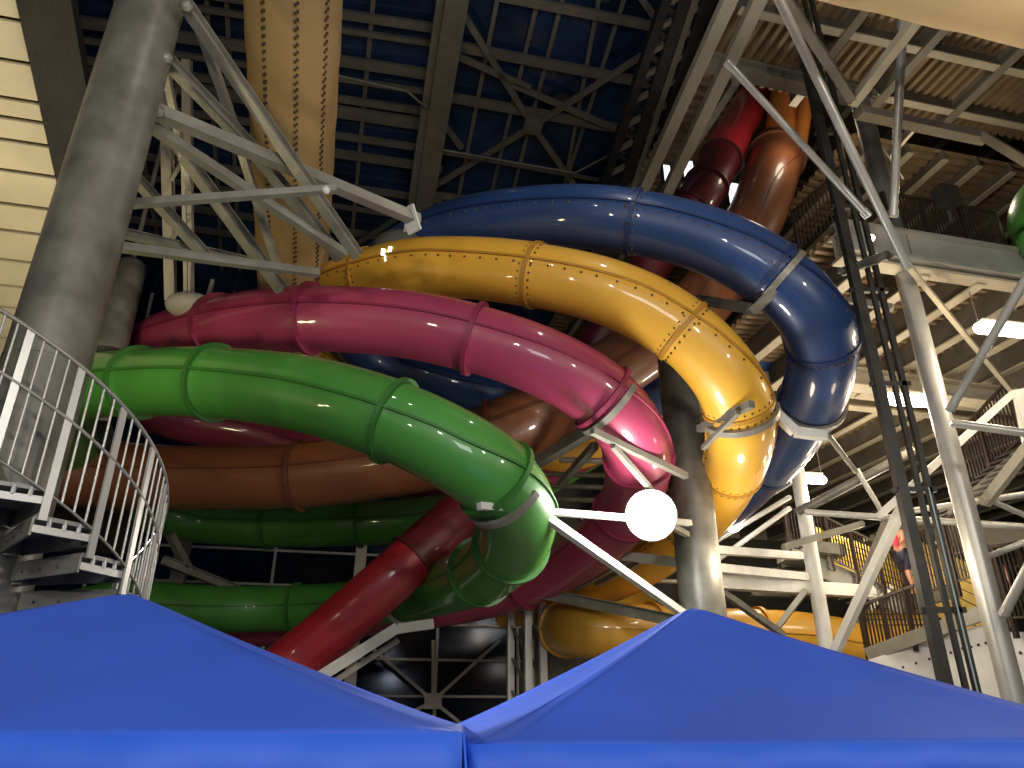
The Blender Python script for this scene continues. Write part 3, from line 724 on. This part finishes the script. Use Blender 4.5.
for k, y in enumerate((474, 486, 499)):
    single('horizontal_pipe', (545, y, 21), (660, y + 3, 21), .14, ('upper', 'middle', 'lower')[k] + ' dim tie seen between green and pink slide bends', 'pipe brace', m=M_COLM, ends=False, group='dim ties between the bends')
# dark vertical rails with cable
rl = thing('rail_mast', P(905, 520, 10.8), 'bundle of tall dark vertical rails with a pale cable, left of the round column', 'mast')
base = P(925, 583, 10.8)
for du, w, top in [(.02, .155, 17), (.29, .07, 17), (.44, .08, 16.6)]:
    q = base + Vector((du, .1, 0)); MB().box(Vector((q.x, q.y, top / 2)), Vector((w / 2, 0, 0)), Vector((0, w / 2, 0)), UP * top / 2).build('rail', M_DARK, rl)
for z in [3.4, 5.2, 7, 8.8, 10.6, 12.4, 14.2]:
    MB().box(Vector((base.x + .22, base.y + .1, z)), Vector((.33, 0, 0)), Vector((0, .04, 0)), UP * .04).build('rung', M_DARK, rl)
q = base + Vector((.37, -.03, 0)); MB().tube([Vector((q.x, q.y, 0)), Vector((q.x, q.y, 5.2))], .012, 6).build('cable', mat('pale_cable', (.4, .5, .5), .5), rl)

# white lit windows seen high up
for i, (a, lb) in enumerate([((667, 178, 24, 5, 13), 'narrow tall lit white panel at the foot of the left olive girder'), ((689, 180, 24.5, 7, 20), 'lit white window piece between the right olive girder and the maroon slide'),
                         ((734, 196, 24.5, 8, 13), 'lit white window piece just right of the red slide'), ((640, 118, 26, 6, 9), 'small bright bluish lit panel left of the red slide joint')]):
    x, y, d, w, h = a
    if i == 3: x, y, d, w, h = 716, 108, 25, 8, 9
    c = P(x, y, d); s = d / F
    t = thing('lit_panel', c, lb, 'window')
    MB().box(c, UD * w * s, VD * .03, UP * h * s * 1.2).build('pane', M_WINW, t)
    for q in (-1, 1): MB().box(c + UD * w * s * q - VD * .03, UD * .04, VD * .04, UP * h * s * 1.2).build('frame', M_DARK, t)
# small lamps
for x, y, d, lb in [(690, 18, 26, 'tiny bright lamp high on the lattice mast near the top edge'), (724, 34, 26, 'tiny bright lamp between the olive girders near the top edge'),
                    (686, 65, 26, 'tiny bright lamp halfway down the dark lattice mast'), (871, 238, 14, 'tiny bright lamp at the balcony column left side'), (733, 523, 17.5, 'round white lamp right of the thick column at floodlight height')]:
    r = .22 if x == 733 else .07
    t = thing('small_lamp', P(x, y, d), lb, 'lamp')
    MB().sphere(P(x, y, d), r, 12).build('bulb', M_LAMPW if r > .1 else M_TUBEW, t)
    MB().sphere(P(x, y, d) + UP * r * .5, r * 1.1, 12, (1, 1, .7), True).build('hood', M_DARK, t)
# strip lights under decks
for (x0, y0, x1, y1, d, lb) in [(886, 400, 925, 402, 15.5, 'glowing strip light crossing behind the dark rails at mid right'),
                                (980, 328, 1040, 334, 14, 'glowing strip light at the right edge under the middle deck'),
                                (779, 477, 822, 480, 18.5, 'glowing strip light behind the pale round post under the blue slide'),
                                (596, 585, 612, 586, 22, 'faint distant strip light below the floodlight')]:
    A = P(x0, y0, d); B = P(x1, y1, d); r = .115 if d < 20 else .06
    t = thing('strip_light', (A + B) / 2, lb, 'lamp')
    MB().tube([A, B], r, 14, False).sphere(A, r, 14).sphere(B, r, 14).build('lamp_tube', M_TUBEW, t)
    MB().bar(A + UP * r * 1.1, B + UP * r * 1.1, r * 2.2, .04).build('housing', M_WHITE, t)
    for q in (A, B): MB().tube([q + UP * r, q + UP * .8], .012, 6).build('hanger', M_STEEL, t)

# floodlight
FLP = P(651, 515, 12.6)
t = thing('floodlight', FLP, 'dazzling round white floodlight fixed to the thick column', 'floodlight')
toc = (EYE - FLP).normalized()
MB().tube([FLP + toc * .04, FLP + toc * .09], .42, 32).build('lens', M_LAMPW, t)
MB().tube([FLP - toc * .22, FLP - toc * .1, FLP + toc * .06], [.25, .41, .44], 32).build('housing', M_DARK, t)
MB().bar(FLP - toc * .2, Vector((cM.x, cM.y, FLP.z)), .1, .1).build('mount_arm', M_STEEL, t)

# ------------------------------------------------------------ stair tower lower right
st = thing('gallery_stair', P(900, 600, 17.5), 'grey steel stair flight and landing beneath the shirtless person at lower right', 'stair')
mem('stringer', (795, 562, 18.5), (905, 625, 17.5), .45, st, M_COLM, 'box', .55) if False else None
def sbar(name, a, b, w, h, m=M_COLM): A = P(*a); B = P(*b); return MB().bar(A, B, w, h).build(name, m, st)
sbar('stringer', (815, 565, 20.5), (905, 606, 19.5), .12, .5); sbar('stringer', (905, 604, 19.5), (955, 590, 18.5), .12, .35)
sbar('landing', (790, 552, 21), (830, 557, 21), 2.0, .3)
for k in range(9):
    f = k / 9; a = P(822 + 80 * f, 568 + 36 * f, 20.5 - 1 * f)
    MB().box(a + VD * .7, UD * .15, VD * .7, UP * .02).build('step', M_COLM, st)
sbar('post', (857, 600, 20), (857, 650, 20), .22, .22, M_STEEL); sbar('brace', (870, 610, 19.5), (892, 586, 19.5), .12, .12, M_STEEL)
sbar('lower_stringer', (868, 655, 16.5), (985, 612, 15), .14, .28, M_STEEL)
# yellow slatted barrier behind bars
yb = thing('slatted_barrier', P(900, 580, 20.5), 'yellow slatted barrier glowing behind the dark stair railing bars', 'barrier')
for (x0, y0, x1, y1, d0, d1, hh) in [(806, 540, 900, 575, 21.5, 20.6, 1.25), (900, 560, 985, 600, 20.6, 19, 2.0), (868, 625, 935, 625, 20.5, 20, 1.0)]:
    A = P(x0, y0, d0); B = P(x1, y1, d1)
    for k in range(7):
        z = UP * (k / 7 * hh - hh * .5)
        MB().bar(A + z, B + z, .03, hh / 7 * .74).build('slat', M_YSLAT, yb)
r1 = railing('stair_railing', P(790, 550, 20.3), P(830, 560, 20.3), 1.2, 12, 'upper black stair railing left of the shirtless person', posts=2)
r1 = railing('stair_railing', P(832, 562, 20), P(912, 604, 19.2), 1.25, 26, 'black stair railing in front of the shirtless person', posts=3)
r1 = railing('stair_railing', P(868, 655, 16.5), P(938, 631, 15.7), 1.05, 20, 'lowest black stair railing left of the round column above the white panels', posts=3)
r1 = railing('stair_railing', P(930, 596, 18.4), P(988, 575, 17), 1.6, 18, 'dark railing behind the vertical rails, right of the shirtless person', posts=2)
r1 = railing('stair_railing', P(962, 500, 19), P(1024, 440, 17.5), 1.5, 22, 'rising dark brown stair railing right of the round column at mid height', posts=2)
r1 = railing('stair_railing', P(988, 625, 13.4), P(1040, 622, 12.6), 1.35, 12, 'dark railing before the person in blue at the right edge', posts=2)
r1 = railing('stair_railing', P(772, 330, 19), P(800, 300, 18.5), 1.4, 12, 'small lit railing glimpsed between the yellow and blue slides', m=M_PIPE, posts=1)
r1 = railing('stair_railing', P(800, 255, 20), P(845, 215, 19), 1.4, 12, 'dark railing behind the orange slide top left of the dark rails', posts=1)
sf = thing('stair_flight', P(990, 480, 18), 'dark stair flight climbing right of the round column at mid height', 'stair')
for k in range(10):
    A = P(958 + k * 7.5, 512 - k * 7, 18.5 - k * .12); MB().box(A, UD * .16, VD * .7, UP * .025).build('step', M_DARK, sf)
MB().bar(P(952, 518, 18.5), P(1032, 446, 17.3), .1, .35).build('stringer', M_COLM, sf)
# white panels of the lower right parapet
wpn = thing('parapet_wall', P(930, 680, 15.5), 'white riveted parapet panels behind the lower right of the tent', 'parapet')
for (xa, ya, xb, yb_, dp) in [(868, 660, 932, 640, 16.3), (934, 640, 962, 630, 15.8), (964, 630, 1000, 620, 15.4), (1003, 632, 1045, 632, 13.2)]:
    A = P(xa, ya, dp); B = P(xb, yb_, dp - .4)
    bb = MB(); n_ = (B - A).cross(UP).normalized() * .03; z1 = -UP * A.z
    bb.add([A - n_, B - n_, Vector((B.x, B.y, .05)) - n_, Vector((A.x, A.y, .05)) - n_, A + n_, B + n_, Vector((B.x, B.y, .05)) + n_, Vector((A.x, A.y, .05)) + n_],
           [(0, 1, 2, 3), (7, 6, 5, 4), (0, 4, 5, 1), (1, 5, 6, 2), (2, 6, 7, 3), (3, 7, 4, 0)])
    bb.build('panel', M_PANELW, wpn)
    for k in range(5):
        q = A + (B - A) * (k + .5) / 5 - UP * .35 - n_ * 1.4
        if (q - EYE).length > (q + n_ * 2.8 - EYE).length: q = q + n_ * 2.8
        MB().sphere(q, .03, 6).build('rivet', M_DARK, wpn)

# ------------------------------------------------------------ people
def person(loc, s, face, label, top, arms, shorts_m, top_m):
    t = thing('person', loc, label, 'person')
    rot = Matrix.Rotation(face, 3, 'Z')
    J = {'pel': (0, 0, .93), 'bel': (0, .0, 1.08), 'che': (.04, 0, 1.32), 'nek': (.07, 0, 1.50), 'hd1': (.10, 0, 1.60), 'hd2': (.12, 0, 1.70),
         'sL': (.04, .18, 1.42), 'eL': arms[0], 'wL': arms[1], 'fL': arms[2], 'sR': (.04, -.18, 1.42), 'eR': (arms[0][0], -arms[0][1], arms[0][2]), 'wR': (arms[1][0], -arms[1][1], arms[1][2]), 'fR': (arms[2][0], -arms[2][1], arms[2][2]),
         'hL': (0, .1, .9), 'kL': (.08, .11, .5), 'aL': (-.02, .11, .09), 'tL': (.14, .12, .04), 'hR': (0, -.1, .9), 'kR': (-.03, -.11, .49), 'aR': (-.12, -.11, .09), 'tR': (.04, -.12, .04)}
    Rr = {'pel': .15, 'bel': .135, 'che': .16, 'nek': .06, 'hd1': .085, 'hd2': .095, 'sL': .065, 'eL': .045, 'wL': .032, 'fL': .036, 'sR': .065, 'eR': .045, 'wR': .032, 'fR': .036,
          'hL': .1, 'kL': .065, 'aL': .042, 'tL': .035, 'hR': .1, 'kR': .065, 'aR': .042, 'tR': .035}
    E = [('pel', 'bel'), ('bel', 'che'), ('che', 'nek'), ('nek', 'hd1'), ('hd1', 'hd2'), ('che', 'sL'), ('sL', 'eL'), ('eL', 'wL'), ('wL', 'fL'), ('che', 'sR'), ('sR', 'eR'), ('eR', 'wR'), ('wR', 'fR'),
         ('pel', 'hL'), ('hL', 'kL'), ('kL', 'aL'), ('aL', 'tL'), ('pel', 'hR'), ('hR', 'kR'), ('kR', 'aR'), ('aR', 'tR')]
    def grow(name, keys, k, m, par, edges=E):
        ks = [q for q in J if q in keys]; me = bpy.data.meshes.new(name)
        me.from_pydata([tuple(rot @ Vector(J[q]) * s) for q in ks], [(ks.index(a), ks.index(b)) for a, b in edges if a in ks and b in ks], [])
        o = bpy.data.objects.new(name, me); COL.objects.link(o); o.parent = par
        sk = o.modifiers.new('skin', 'SKIN'); sk.use_smooth_shade = True
        for i, q in enumerate(ks):
            r = Rr[q] * k * s; o.data.skin_vertices[0].data[i].radius = (r, r); o.data.skin_vertices[0].data[i].use_root = (i == 0)
        sb = o.modifiers.new('sub', 'SUBSURF'); sb.levels = 1; sb.render_levels = 2
        me.materials.append(m); return o
    body = grow('body', list(J), 1, M_SKIN, t)
    # five fingers on each hand
    for sd in (1, -1):
        for k in range(5):
            fw = Vector((arms[2][0], arms[2][1] * sd, arms[2][2])); wr = Vector((arms[1][0], arms[1][1] * sd, arms[1][2]))
            ax = (fw - wr).normalized(); off = Vector((0, (k - 2) * .018, 0)) if k < 4 else Vector((0, -.035 * sd, .0))
            L = (.07, .08, .085, .075, .05)[k]
            if k == 4: ax = (ax + Vector((0, -sd, .2))).normalized()
            pts = [rot @ (fw + off) * s, rot @ (fw + off + ax * L * .6) * s, rot @ (fw + off + ax * L + Vector((0, 0, -.02))) * s]
            MB().tube([p + Vector(loc) for p in pts], [.009 * s, .008 * s, .006 * s], 6).build('finger', M_SKIN, t)
    hd = rot @ Vector((.1, 0, 1.72)) * s + Vector(loc)
    MB().sphere(hd, .112 * s, 12, (1, 1, .9), True).build('hair', M_HAIR, t)
    fr_ = rot @ Vector((.215, 0, 1.645)) * s + Vector(loc)
    MB().sphere(fr_, .02 * s, 6).build('nose', M_SKIN, t)
    for sd in (1, -1):
        MB().sphere(rot @ Vector((.2, .035 * sd, 1.675)) * s + Vector(loc), .012 * s, 6).build('eye', M_HAIR, t)
        MB().sphere(rot @ Vector((.1, .1 * sd, 1.66)) * s + Vector(loc), .022 * s, 6).build('ear', M_SKIN, t)
    grow('shorts', ['pel', 'hL', 'kL', 'hR', 'kR'], 1.1, shorts_m, t)
    if top: grow('shirt', ['pel', 'bel', 'che', 'sL', 'sR'], 1.16, top_m, t)
    return t
pl = P(911, 596, 19.3)
person(pl, 1.15, math.radians(205), 'shirtless person in dark shorts leaning on the stair railing, red float held beside them', False, [(.16, .22, 1.2), (.36, .18, 1.1), (.44, .18, 1.1)], M_NAVY, M_REDC)
t = thing('swim_float', P(894, 540, 19.0), 'small red float held by the shirtless person on the stair', 'float')
MB().sphere(P(895, 540, 18.9), .17, 14, (.6, .3, 1.1)).build('float_body', M_REDC, t)
person(P(1008, 632, 14.8) + UP * 0, .95, math.radians(-100), 'person in blue shirt standing behind the railing at the right edge', True, [(.05, .25, 1.15), (.12, .25, .92), (.15, .24, .85)], M_NAVY, M_BLUC)

# ------------------------------------------------------------ spiral stair round the left column
cxy = Vector((cL.x, cL.y, 0)); R0, R1 = .42, 1.35; DA = 18.5; RISE = .235
ss = thing('spiral_stair', cxy, 'galvanised spiral stair winding round the thick left column behind the left tent', 'stair')
def pol(r, a, z): a = math.radians(a); return cxy + Vector((r * math.cos(a), r * math.sin(a), z))
def zs(a): return 3.12 - RISE * (a + 7) / DA
for k in range(-9, 11):
    a0 = -7 - DA * 1.0 + k * DA * -1 + DA; a1 = a0 + DA; z = zs(a0 + DA * .5) ; a0 -= DA * .12
    if z < .1 or z > 6.5: continue
    th = .035; vs = []; fs = []; N = 6
    for zz in (z, z - th):
        for r in (R0, R1):
            for i in range(N + 1): vs.append(pol(r, a0 + (a1 - a0) * i / N, zz))
    M1 = N + 1
    for i in range(N):
        fs += [(i, i + 1, M1 + i + 1, M1 + i), (2 * M1 + i, 3 * M1 + i, 3 * M1 + i + 1, 2 * M1 + i + 1), (M1 + i, M1 + i + 1, 3 * M1 + i + 1, 3 * M1 + i), (i, 2 * M1 + i, 2 * M1 + i + 1, i + 1)]
    fs += [(0, M1, 3 * M1, 2 * M1), (N, 2 * M1 + N, 3 * M1 + N, M1 + N)]
    tr_ = MB().add(vs, fs).build('tread', M_TREAD, ss)
    # turned down nosings and outer edge channel with teeth
    MB().bar(pol(R0, a0, z - .09), pol(R1, a0, z - .09), .02, .15).build('nosing', M_TREAD, tr_)
    MB().bar(pol(R0, a1, z - .09), pol(R1, a1, z - .09), .02, .17).build('nosing', M_TREAD, tr_)
    MB().bar(pol(R1, a0, z - .11), pol(R1, a1, z - .11), .03, .06).build('edge_channel', M_PIPE, tr_)
    for i in range(1, 4):
        q = pol(R1 - .01, a0 + (a1 - a0) * i / 4, z - .05); MB().box(q, Vector((.012, 0, 0)), Vector((0, .012, 0)), UP * .04).build('edge_tooth', M_WHITE, tr_)
    for i in range(3):
        MB().sphere(pol(R0 + .15 + .25 * i, a0, z - .1) - Vector((0, .012, 0)), .014, 6).build('bolt', M_DARK, tr_)
    MB().box(pol(R0 + .02, (a0 + a1) / 2, z - .1), Vector((.05, 0, 0)), Vector((0, .05, 0)), UP * .09).build('hub_bracket', M_STEEL, tr_)
sr = thing('stair_railing', pol(R1, -7, 3), 'galvanised barred railing curving down the outside of the left spiral stair', 'railing')
angs = [-7 + DA * k for k in range(-7, 5)]
HR = 1.22
def railat(a, h): return pol(R1 + .03, a, zs(a) + h)
top = [railat(angs[0] + (angs[-1] - angs[0]) * i / 60, HR) for i in range(61)]
MB().tube(top, .022, 8).build('handrail', M_STEEL, sr)
MB().tube([railat(angs[0] + (angs[-1] - angs[0]) * i / 60, .72) for i in range(61)], .018, 8).build('mid_rail', M_STEEL, sr)
MB().tube([railat(angs[0] + (angs[-1] - angs[0]) * i / 60, .06) for i in range(61)], .012, 6).build('bottom_rail', M_STEEL, sr)
for i, a in enumerate(angs):
    A = railat(a, -.16); B = railat(a, HR)
    rd = (A - cxy); rd.z = 0; rd.normalize()
    MB().box((A + B) / 2, rd * .012, rd.cross(UP) * .032, UP * (B.z - A.z) / 2).build('rail_post', M_PIPE, sr)
    if i < len(angs) - 1:
        for j in (1, 2, 3):
            aa = a + DA * j / 4; MB().tube([railat(aa, .06), railat(aa, HR)], .011, 6).build('baluster', M_PIPE, sr)

# ------------------------------------------------------------ tents
def tent(peak, half, th, rise, label, valh=.28):
    th = math.radians(th); r = Vector((math.cos(th), math.sin(th), 0)); f = Vector((-math.sin(th), math.cos(th), 0))
    ze = peak.z - rise; c = Vector((peak.x, peak.y, 0))
    t = thing('canopy_tent', c, label, 'tent')
    vs = []; fs = []; N = 24
    def hgt(s, q):       # s 0 centre .. 1 eave, q -1..1 along the eave
        k = (1 - s); e = max(0, 1 - abs(q) ** 2)
        return ze + rise * (k ** 1.12) * (1 - .0) - .045 * e * math.sin(math.pi * s) + .012 * math.sin(q * 9 + s * 7) * s * (1 - s)
    for (dx, dy) in ((r, -f), (f, r), (-r, f), (-f, -r)):   # (along, outward)
        o = len(vs)
        for i in range(N + 1):
            s = i / N
            for j in range(N + 1):
                q = j / N * 2 - 1
                p = c + (dx * q + dy) * half * s
                if i == 0: vs.append(Vector((c.x, c.y, ze + rise * .985)))
                else: vs.append(Vector((p.x, p.y, min(hgt(s, q), ze + rise * .985))))
        for i in range(N):
            for j in range(N):
                fs.append((o + i * (N + 1) + j, o + (i + 1) * (N + 1) + j, o + (i + 1) * (N + 1) + j + 1, o + i * (N + 1) + j + 1))
    o = MB().add(vs, fs, True).build('canopy_roof', M_TENT, t)
    md = o.modifiers.new('th', 'SOLIDIFY'); md.thickness = .006
    for (dx, dy) in ((r, -f), (f, r), (-r, f), (-f, -r)):
        vs = []; fs = []; K = 60
        for j in range(K + 1):
            q = j / K * 2 - 1; p = c + (dx * q + dy) * half
            wv = dy * (.02 * math.sin(q * 17) + .012 * math.sin(q * 41))
            vs.append(Vector((p.x, p.y, ze)) + dy * .006); vs.append(Vector((p.x, p.y, ze - valh * .5)) + dy * .012 + wv * .5); vs.append(Vector((p.x, p.y, ze - valh)) + dy * .012 + wv)
        for j in range(K):
            for i in range(2): fs.append((3 * j + i, 3 * j + i + 1, 3 * j + 4 + i, 3 * j + 3 + i))
        o = MB().add(vs, fs, True).build('valance', M_TENT2, t); o.modifiers.new('th', 'SOLIDIFY').thickness = .006
    for sx_ in (-1, 1):
        for sy in (-1, 1):
            p = c + (r * sx_ + f * sy) * (half - .05)
            o = MB().bar(Vector((p.x, p.y, 0)), Vector((p.x, p.y, ze - .02)), .04, .04, VD).build('leg', M_STEEL, t)
            MB().box(Vector((p.x, p.y, .01)), Vector((.06, 0, 0)), Vector((0, .06, 0)), UP * .01).build('foot', M_STEEL, o)
    MB().bar(Vector((c.x, c.y, ze - .1)), Vector((c.x, c.y, ze + rise * .96)), .04, .04, VD).build('centre_pole', M_STEEL, t)
    return t
s = 4.3; pk = EYE + ray(130, 592) * s
tent(pk, .453 * s, 3.5, .166 * s, 'blue pyramid canopy tent at the lower left in front of the spiral stair')
s = 5.4; pk2 = EYE + ray(692, 606) * s
tent(pk2, .325 * s, 8, .158 * s, 'blue pyramid canopy tent at the lower right below the floodlight')

# ------------------------------------------------------------ lights, world, camera
def light(kind, loc, e, col=(1, .93, .8), size=.3, tgt=None, spot=None, name='hall_lamp'):
    l = bpy.data.lights.new(name, kind); l.energy = e; l.color = col
    if kind == 'AREA': l.size = size
    else: l.shadow_soft_size = size
    if spot: l.spot_size = math.radians(spot); l.spot_blend = .6
    o = bpy.data.objects.new(name, l); COL.objects.link(o); o.location = loc
    if tgt is not None: o.rotation_euler = (Vector(tgt) - Vector(loc)).to_track_quat('-Z', 'Y').to_euler()
    return o
mid = P(400, 380, 13)
for x, y, z, e in [(-7, -3, 6, 130), (-2, -4, 8, 240), (5, -3, 8, 330), (9, 1, 7, 330)]:
    light('AREA', (x, y, z), e, (1, .93, .8), .35, mid)  # unseen fill added behind and beside the camera to light the hall
for x, y, z, e in [(2, 9, 12.5, 90), (-2, 5, 12, 60), (5, 6, 12, 110)]:
    light('POINT', (x, y, z), e, (1, .95, .85), .1)
light('POINT', FLP + toc * .9, 330, (1, .97, .92), .3, name='floodlight_beam')
pw = A0 + LD * 3
light('AREA', (pw.x + .3, pw.y - 2.5, 5.0), 140, (1, .85, .5), .8, pw - UD * 1.2)
for q, e in [(P(905, 404, 15.2) - UP * .4, 170), (P(1000, 334, 13.6) - UP * .4, 170), (P(812, 484, 17.6) - UP * .4, 90)]:
    light('POINT', q, e, (1, .82, .58), .25, name='strip_glow')
for q, e in [(P(900, 520, 17), 160), (P(930, 560, 13), 50), (P(955, 190, 18), 150), (P(850, 500, 21), 300), (P(930, 470, 20), 130), (P(880, 560, 16.5), 50), (P(805, 135, 19.3), 50), (P(742, 560, 13.6), 110), (P(880, 560, 18.3), 60), (P(760, 560, 21), 130)]:
    light('POINT', q, e, (1, .84, .62), .3, name='gallery_lamp')  # unseen fills added to brighten decks and stairs; one extends the round lamp
light('SPOT', (-5.5, 9.5, 4.2), 3500, (.95, .98, 1), .15, (.3, 5.2, 2.2), 26, 'side_spot')
light('AREA', (0, -3, 6), 230, (.93, .95, 1), 2.5, (0, 5, 1.5))  # broad unseen fill added behind the camera for the tents
w = bpy.data.worlds.new('night'); SC.world = w; w.use_nodes = True
bg = w.node_tree.nodes['Background']; bg.inputs[0].default_value = (.02, .04, .10, 1); bg.inputs[1].default_value = .5
cam = bpy.data.cameras.new('camera'); co = bpy.data.objects.new('camera', cam); COL.objects.link(co)
cam.sensor_width = 36; cam.lens = 36 * F / 1024; cam.clip_end = 300
co.location = EYE; co.rotation_euler = (math.radians(90) + PITCH, 0, 0)
SC.camera = co
vs_ = SC.view_settings; vs_.view_transform = 'Standard'; vs_.look = 'None'; vs_.gamma = 1; vs_.exposure = 0; vs_.use_curve_mapping = False
